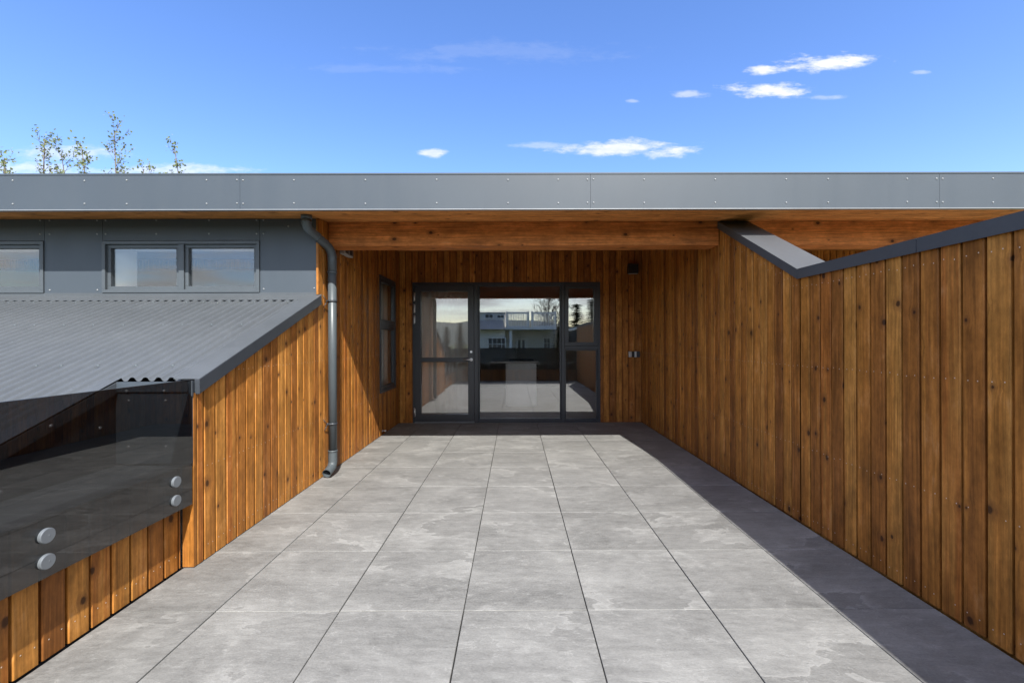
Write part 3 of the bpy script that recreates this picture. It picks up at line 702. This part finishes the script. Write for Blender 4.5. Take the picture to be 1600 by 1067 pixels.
# ================================================================== partition wall on the right
pw = thing('partition_wall', 'tall boarded partition with dark metal capping that dips in a V beside the terrace', 'wall', (2.18, 2.0, 0))
YV, YT = 3.103, 4.335
capt = lambda y: 1.814 if y < YV else 1.814+(y-YV)*(2.500-1.814)/(YT-YV)
ptop = lambda y: capt(y)-.02 if y < YT else soff(y)-.004
m = MB(); clad(m, (XR, 0, 0), (0, 1, 0), (-1, 0, 0), -.30, YB-.002, .006, ptop, 1.773, .1019, [], [YV, YT], nails=(.067, .549, 1.12), nail_top=.115)
m.build('cladding', [WOOD, NAIL], pw)
m = MB()
def wallseg(mb, ya, yb, t0, t1, xa=XR+.022, xb=XR+.262):
    mb.hexa([(xa, ya, -.12), (xb, ya, -.12), (xb, yb, -.12), (xa, yb, -.12), (xa, ya, t0), (xb, ya, t0), (xb, yb, t1), (xa, yb, t1)])
wallseg(m, -.30, YV, 1.79, 1.79); wallseg(m, YV, YT, 1.79, 2.47); wallseg(m, YT, YB+.02, soff(YT)-.01, soff(YB)-.01)
m.build('wall_core', WOOD, pw)
def cap(ya, yb, za, zb_, nm='capping'):
    m = MB(); xa, xb, dp_ = XR-.016, XR+.288, .072
    P = lambda x, y, z: (x, y, z)
    m.hexa([P(xa, ya, za-.004), P(xb, ya, za-.004), P(xb, yb, zb_-.004), P(xa, yb, zb_-.004), P(xa, ya, za), P(xb, ya, za), P(xb, yb, zb_), P(xa, yb, zb_)])
    for x0_, x1_ in ((xa, xa+.004), (xb-.004, xb)):
        m.hexa([(x0_, ya, za-dp_), (x1_, ya, za-dp_), (x1_, yb, zb_-dp_), (x0_, yb, zb_-dp_), (x0_, ya, za-.0042), (x1_, ya, za-.0042), (x1_, yb, zb_-.0042), (x0_, yb, zb_-.0042)])
    m.build(nm, CAPM, pw)
CAPM = panel_mat('capping_metal', (.076, .080, .086), .5, .06, .0, .25)
cap(-.30, 2.178, 1.814, 1.814); cap(2.1815, YV-.001, 1.814, 1.814); cap(YV+.001, YT-.002, 1.814, 2.500)

# ================================================================== low parapet and smoked glass on the left
pp = thing('parapet_wall', 'low boarded parapet below the smoked glass on the left', 'wall', (-2.1, 1.2, 0))
m = MB(); clad(m, (XP, 0, 0), (0, 1, 0), (1, 0, 0), -.28, 2.503, .006, lambda u: PT-.012, 1.659, .1032, nails=(.085,))
m.build('cladding', [WOOD, NAIL], pp)
m = MB(); m.box(XV+.018, XP-.022, -.26, 2.512, -.12, PT-.006); m.build('wall_core', DARKWALL, pp)
m = MB(); m.box(XV+.0175, XP+.012, -.28, 2.502, PT-.0055, PT, axis=1); m.build('coping', ROOFM, pp, .001)
gb = thing('glass_balustrade', 'smoked glass panel held by steel discs on the parapet, left foreground', 'balustrade', (-1.86, 1.1, 0))
m = MB(); m.box(-1.869, -1.857, -.24, 2.498, .372, 1.087); m.build('glass_panel', SMOKE, gb, .0015)
for y in (2.372, 1.717, 1.062, .407):
    for z in (.540, .438):
        m = MB(); m.tube([(-1.8568, y, z), (-1.847, y, z), (-1.8445, y, z)], [.0295, .0295, .0270], 32, sm=False); m.tube([(XP-.001, y, z), (-1.8692, y, z)], .024, 24)
        m.dome((-1.8445, y+.004, z), (1, 0, 0), .003, .001, mi=0)
        m.build('standoff_disc', DISC, gb)
# the parapet and glass at the open end of the terrace, behind the viewpoint
pr2 = thing('parapet_wall', 'low boarded parapet at the open end of the terrace, seen as a dark band reflected in the glass', 'wall', (0, -.45, 0))
m = MB(); clad(m, (0, -.31, 0), (1, 0, 0), (0, 1, 0), XP+.03, XR-.002, .006, lambda u: PT-.012, 0., .1032, nails=(.085,)); m.build('cladding', [WOOD, NAIL], pr2)
m = MB(); m.box(XP-.35, XR+.26, -.62, -.334, -.12, PT-.006); m.build('wall_core', DARKWALL, pr2)
m = MB(); m.box(XP-.35, XR-.02, -.62, -.295, PT-.0055, PT, axis=0); m.build('coping', ROOFM, pr2, .001)
gb2 = thing('glass_balustrade', 'smoked glass at the open end of the terrace, reflected below the white house', 'balustrade', (0, -.25, 0))
m = MB(); m.box(-1.84, 2.02, -.262, -.250, .372, 1.087); m.build('glass_panel', SMOKE, gb2, .0015)
for x in (-1.5, -.85, -.2, .45, 1.1, 1.75):
    for z in (.54, .438):
        m = MB(); m.tube([(x, -.2498, z), (x, -.238, z)], .0295, 24); m.tube([(x, -.309, z), (x, -.2622, z)], .024, 24); m.build('standoff_disc', DISC, gb2)

# ================================================================== fixtures on the walls
s_ = .010276
def wx(px): return (px-804.5)*s_
def wz(py): return 1.3+(533.5-py)*s_
lamp = thing('wall_light', 'small black box light high on the back wall to the right of the glazing', 'wall light', (wx(987.5), YB, wz(421.5)))
m = MB(); m.box(wx(980), wx(995.5), YB-.105, YB-.012, wz(429), wz(414)); m.build('housing', BLACK, lamp, .004)
m = MB(); m.box(wx(983), wx(992.5), YB-.012, YB-.0005, wz(427), wz(416)); m.build('back_plate', BLACK, lamp, .001)
m = MB(); m.box(wx(981.5), wx(994), YB-.095, YB-.025, wz(429)-.004, wz(429)-.0005); m.build('lens', PLASTER, lamp)
so = thing('wall_socket', 'double outdoor socket with steel and dark covers on the back wall by the partition', 'socket', (wx(990.5), YB, wz(553.5)))
for (a, c, mt, dd) in ((981.5, 986, STEEL, .05), (986.3, 990.2, BLACK, .045), (990.6, 993.6, STEEL, .055), (993.9, 998.8, FRAME, .048)):
    m = MB(); m.box(wx(a), wx(c), YB-dd, YB-.0005, wz(558.5), wz(549.5)); m.build('cover', mt, so, .003)
fx2 = thing('wall_fixture', 'small pale box fixture high on the side wall, half hidden by the beam', 'wall fixture', (XL, 4.72, 2.30))
m = MB(); m.box(XL+.001, XL+.055, 4.60, 4.84, 2.236, 2.36); m.build('housing', PLASTER, fx2, .004)
m = MB()
for y in (4.615, 4.73): m.box(XL+.0555, XL+.058, y, y+.09, 2.25, 2.35)
m.build('cover', FRAME, fx2, .001)
m = MB(); c0 = Vector((XL+.001, 6.05, .062))
m.tube([c0, c0+Vector((.006, 0, 0))], .017, 16); m.tube([c0+Vector((.006, 0, 0)), c0+Vector((.05, 0, 0))], .0075, 12); m.tube([c0+Vector((.042, 0, 0)), c0+Vector((.056, 0, 0))], .014, 16)
tag(m.build('wall_stop', STEEL), 'small steel door stop low on the side wall near the back corner', 'door stop')

# ================================================================== inside: island, curtains
isl = thing('kitchen_island', 'white kitchen island with stone worktop seen through the large pane', 'island', (.12, 9.4, 0))
m = MB(); m.box(-.188, .433, 8.757, 10.2, .0, .858); m.build('cabinet', WHITE, isl, .003)
m = MB(); m.box(-.495, .475, 8.70, 10.3, .860, .900); m.build('worktop', COUNTER, isl, .003)
m = MB(); m.box(-.12, .40, 8.95, 9.75, .9005, .905); m.build('hob', BLACK, isl, .001)
m = MB(); m.tube(smooth([(.02, 9.95, .90), (.02, 9.95, 1.22), (.02, 9.80, 1.22), (.02, 9.80, 1.15)]), .012, 12); m.build('tap', STEEL, isl)
for z in (.80, .55): 
    m = MB(); m.tube([(.434, 8.86, z), (.465, 8.86, z), (.465, 9.2, z), (.434, 9.2, z)], .006, 8); m.build('handle', BLACK, isl)
def curtain(p0, p1, z0, z1, label, amp=.011, wl=.13):
    p0, p1 = Vector(p0), Vector(p1); L = (p1-p0).length; n = int(L/wl*10); D = (p1-p0)/L; Nn = Vector((-D.y, D.x, 0))
    m = MB(); base = 0
    pts = []
    ph = 0
    for i in range(n+1):
        s_ = L*i/n; ph += (L/n)/wl*math.tau*(1+.35*math.sin(s_*9))
        pts.append((s_, amp*math.sin(ph)+.4*amp*math.sin(ph*.43)))
    for j in range(5):
        z = z0+(z1-z0)*j/4
        for s_, o in pts: m.v.append(tuple(p0+D*s_+Nn*o*(1-.25*j/4)+Vector((0, 0, z))))
    for j in range(4):
        for i in range(n):
            a = j*(n+1)+i; m.f.append([a, a+1, a+n+2, a+n+1]); m.uv.append([(0, 0)]*4); m.r.append((.5,.5,.5)); m.mi.append(0); m.sm.append(True)
    o = m.build('curtain', CLOTH); tag(o, label, 'curtain')
    md = o.modifiers.new('cloth', 'SOLIDIFY'); md.thickness = .002
    return o
curtain((XL-.095, 5.985, 0), (XL-.095, 6.675, 0), .605, 2.21, 'pale pleated curtain behind the tall window in the side wall')
curtain((-2.0, YB+.30, 0), (-.70, YB+.30, 0), .03, 2.40, 'pale pleated curtain behind the two panes of the terrace door')

# ================================================================== trees
def tree(name, label, x, y, base, height, spread, seed, leaf=True, nb=26, low=.25, leaf_n=5, leaf_s=.1, twig=4, group=None, lm=None):
    rnd = random.Random(seed); tr = thing(name, label, 'tree', (x, y, base), group)
    T, C = MB(), MB()
    def limb(p, dr, L, r0, seg, wob):
        pts = [p]; q = p.copy(); dd = dr.normalized()
        for k in range(seg):
            dd = (dd+Vector((rnd.uniform(-wob, wob), rnd.uniform(-wob, wob), rnd.uniform(-wob*.4, wob*.8)))).normalized()
            q = q+dd*L/seg; pts.append(q.copy())
        T.tube(pts, [r0*(1-.8*k/seg) for k in range(seg+1)], 6, r=(.5,.5,.5)); return pts
    def leaves(c, n):
        for _ in range(n):
            o = c+Vector((rnd.gauss(0, .07), rnd.gauss(0, .07), rnd.gauss(0, .08)))
            a = Vector((rnd.uniform(-1, 1), rnd.uniform(-1, 1), rnd.uniform(-1, 1))).normalized(); b = a.orthogonal().normalized()
            s_ = leaf_s*rnd.uniform(.5, 1.25); rr = (rnd.random(), rnd.random(), rnd.random())
            C.face([o-b*s_*.1, o+a*s_*.5-b*s_*.38, o+a*s_, o+a*s_*.5+b*s_*.38], None, rr)
    trunk = limb(Vector((x, y, base)), Vector((0, 0, 1)), height*.99, height*(.0055 if leaf else .010), 10, .05)
    for k in range(nb):
        f = low+(1-low)*(k+rnd.random())/nb; f = min(f, .99); i = f*10; a = trunk[int(i)].lerp(trunk[min(10, int(i)+1)], i-int(i))
        th = rnd.uniform(0, math.tau); L = spread*(1.15-f*.85)*rnd.uniform(.6, 1.1)
        dr = Vector((math.cos(th), math.sin(th), rnd.uniform(1.0, 2.8)))
        bp = limb(a, dr, L*1.6, height*(.0019 if leaf else .005)*(1.2-f), 5, .14)
        for _ in range(twig):
            c = bp[rnd.randint(1, 5)]; tw = limb(c, Vector((rnd.uniform(-1, 1), rnd.uniform(-1, 1), rnd.uniform(.3, 1.6))), L*rnd.uniform(.3, .7), height*(.0009 if leaf else .0022), 3, .22)
            if leaf:
                for q in tw[1:]: leaves(q, rnd.randint(0, leaf_n))
        if leaf: leaves(bp[-1], leaf_n)
    if leaf: leaves(trunk[-1], leaf_n)
    T.build('trunk', BARK, tr)
    if leaf: C.build('crown', lm or LEAF, tr)
    return tr
def tx(px, Y): return (px-804.5)*Y/677
def tz(py, Y): return 1.3+(533.5-py)*Y/677
G = 'young trees behind the roof'
for (px, py, Y, sp, lab, sd, nb) in [(183, 168, 19, 1.35, 'tallest young tree rising behind the roof edge', 3, 34), (45, 196, 19, 1.5, 'sparse young tree behind the roof at the far left of the photo', 5, 30),
                             (122, 222, 20, 1.5, 'low bushy young tree between two taller ones behind the roof', 11, 30), (150, 222, 18, .9, 'narrow young tree just left of the tallest one', 14, 26), (312, 230, 19, .75, 'lone thin treetop behind the roof, apart from the others', 21, 22), (228, 252, 19, 1.2, 'lowest treetop just right of the tallest tree behind the roof', 29, 24), (8, 238, 18, 1.1, 'treetop cut off by the left edge of the photo', 33, 24)]:
    top = tz(py, Y)
    tree('young_tree', lab, tx(px, Y), Y, -3, top+2.8, sp*1.15, sd, nb=nb, low=.5, leaf_n=3, leaf_s=.11, twig=4, group=G)
# behind the viewpoint, seen only in the glass
def rx_(px, D): return (px-804.5)*D/677
def rz_(py, D): return 1.3+(533.5-py)*D/677
tree('bare_tree', 'bare branching tree reflected above the white balcony', rx_(852, 46), -32, -3, rz_(458, 46)+3, 3.3, 41, leaf=False, nb=60, low=.3, twig=9)
def spruce(x, y, base, height, w, seed, label):
    rnd = random.Random(seed); tr = thing('spruce_tree', label, 'tree', (x, y, base), 'spruces reflected in the glass')
    T, C = MB(), MB(); T.tube([(x, y, base), (x, y, base+height*.97)], [height*.018, .02], 8)
    nL = 38
    for k in range(nL):
        f = k/nL; z = base+height*(.08+.9*f); rad = w*(1-f)**.8*rnd.uniform(.75, 1.15)+.08
        for j in range(int(14-7*f)):
            th = rnd.uniform(0, math.tau); L = rad*rnd.uniform(.7, 1.1); dr = Vector((math.cos(th), math.sin(th), 0)); sd = Vector((-dr.y, dr.x, 0))
            p = Vector((x, y, z)); T.tube([p, p+dr*L+Vector((0, 0, -.18*L))], [.02, .006], 5)
            for q in range(7):
                o = p+dr*L*(q+.8)/7+Vector((0, 0, -.18*L*(q+.8)/7)); s_ = .55*(1.1-q/9)*rnd.uniform(.7, 1.2)
                for sg in (-1, 1):
                    C.face([o, o+sd*sg*s_*.7+dr*s_*.5+Vector((0, 0, -s_*.25)), o+dr*s_+Vector((0, 0, -s_*.2))], None, (rnd.random(), 0, 0))
    T.build('trunk', BARK, tr); C.build('crown', NEEDLE, tr)
spruce(rx_(901, 44), -30, -3, rz_(470, 44)+3, 2.2, 1, 'broad dark spruce reflected in the upper right sash')
spruce(rx_(925, 47), -33, -3, rz_(462, 47)+3, 1.6, 2, 'slim dark spruce reflected at the right edge of the glazing')
spruce(rx_(876, 40), -26.5, -3, rz_(505, 40)+3, 1.5, 4, 'low dark spruce reflected beside the right end of the white balcony')
spruce(rx_(698, 95), -81, -3, rz_(508, 95)+3, 2.0, 5, 'distant spruce reflected in the upper pane of the door')
spruce(rx_(719, 80), -66, -3, rz_(502, 80)+3, 1.8, 6, 'distant taller spruce reflected at the right of the door pane')

# ================================================================== white house behind the viewpoint (seen in the glass)
D = 39.; YH = -25.
X = lambda px: rx_(px, D)
Zp = lambda py: rz_(py, D)
nh = thing('white_house', 'pale house with white balcony rail reflected in the large pane', 'house', (0, -28, -3))
NB = lambda mb, n, mat, bv=0, par=None: mb.build(n, mat, par or nh, bv)
m = MB(); m.box(X(741), X(789), -34, YH, -3, Zp(489.6)); m.box(X(789), X(872), -34, YH-3., -3, Zp(513)-.0); NB(m, 'wall', RENDERW)
m = MB(); m.box(X(740), X(790), -34.3, YH+.12, Zp(489.5), Zp(488)); NB(m, 'roof', SLATE)
m = MB(); m.hexa([(X(741), YH+.003, Zp(515)), (X(790), YH+.003, Zp(515)), (X(790), YH+1.1, Zp(515)), (X(741), YH+1.1, Zp(515)), (X(741), YH+.003, Zp(500)), (X(786), YH+.003, Zp(500)), (X(786), YH+.1, Zp(500)), (X(741), YH+.1, Zp(500))]); NB(m, 'lower_roof', SLATE)
m = MB(); m.box(X(789)+.01, X(869), YH-3, YH+.3, Zp(515), Zp(511)); bal = NB(m, 'balcony', WHITE)
m = MB(); yr = YH+.2
for a, c in ((791, 826), (830, 868)):
    m.box(X(a), X(c), yr, yr+.07, Zp(490.5), Zp(488)); m.box(X(a), X(c), yr, yr+.07, Zp(511), Zp(509.5))
    for px in (a, c-2): m.box(X(px), X(px)+.16, yr-.04, yr+.12, Zp(511), Zp(487))
    q = a+3
    while q < c-3: m.box(X(q), X(q)+.065, yr+.01, yr+.06, Zp(509.5), Zp(490.5)); q += 2.6
NB(m, 'railing', WHITE, par=bal)
m = MB(); m.box(X(796), X(800), YH-.2, YH+.05, -3, Zp(515)); NB(m, 'column', WHITE)
for a, c, t0, t1, yy in ((762, 791, 527, 548, YH), (757, 772, 490, 498, YH), (852, 865, 527, 546, YH-3), (776, 789, 491, 498, YH)):
    m = MB(); frame_y(m, X(a), X(c)-.02, Zp(t1), Zp(t0), .09, yy+.002, yy+.08)
    n = 4 if c-a > 20 else 2
    for k in range(1, n): xx = X(a)+(X(c)-X(a))*k/n; m.box(xx-.03, xx+.03, yy+.01, yy+.07, Zp(t1)+.09, Zp(t0)-.09)
    zz = (Zp(t0)+Zp(t1))/2; 
    if t1-t0 > 10: m.box(X(a)+.09, X(c)-.11, yy+.012, yy+.068, zz-.03, zz+.03)
    wn = NB(m, 'window', WHITE); m = MB(); m.box(X(a)+.09, X(c)-.11, yy+.001, yy+.0095, Zp(t1)+.09, Zp(t0)-.09); NB(m, 'pane', BLACK, par=wn)
m = MB(); m.box(X(806), X(826), YH-3+.002, YH-2.9, -3, Zp(528)); dr = NB(m, 'door', WHITE)
m = MB()
for q in (810, 817): m.box(X(q), X(q+4), YH-2.899, YH-2.89, -1, Zp(531))
NB(m, 'pane', BLACK, par=dr)
m = MB(); ht = -3
sh = thing('garden_shed', 'low dark shed with white roof edge reflected in the upper right sash', 'shed', (rx_(918, 36), -23, -3))
m = MB(); m.box(rx_(898, 36), rx_(945, 36), -26, -22, -3, rz_(516, 36)); m.build('wall', DARKWALL, sh)
m = MB(); m.hexa([(rx_(896, 36), -26.3, rz_(516, 36)), (rx_(947, 36), -26.3, rz_(504, 36)), (rx_(947, 36), -21.7, rz_(504, 36)), (rx_(896, 36), -21.7, rz_(516, 36)), (rx_(896, 36), -26.3, rz_(512, 36)), (rx_(947, 36), -26.3, rz_(500, 36)), (rx_(947, 36), -21.7, rz_(500, 36)), (rx_(896, 36), -21.7, rz_(512, 36))]); m.build('roof', WHITE, sh)
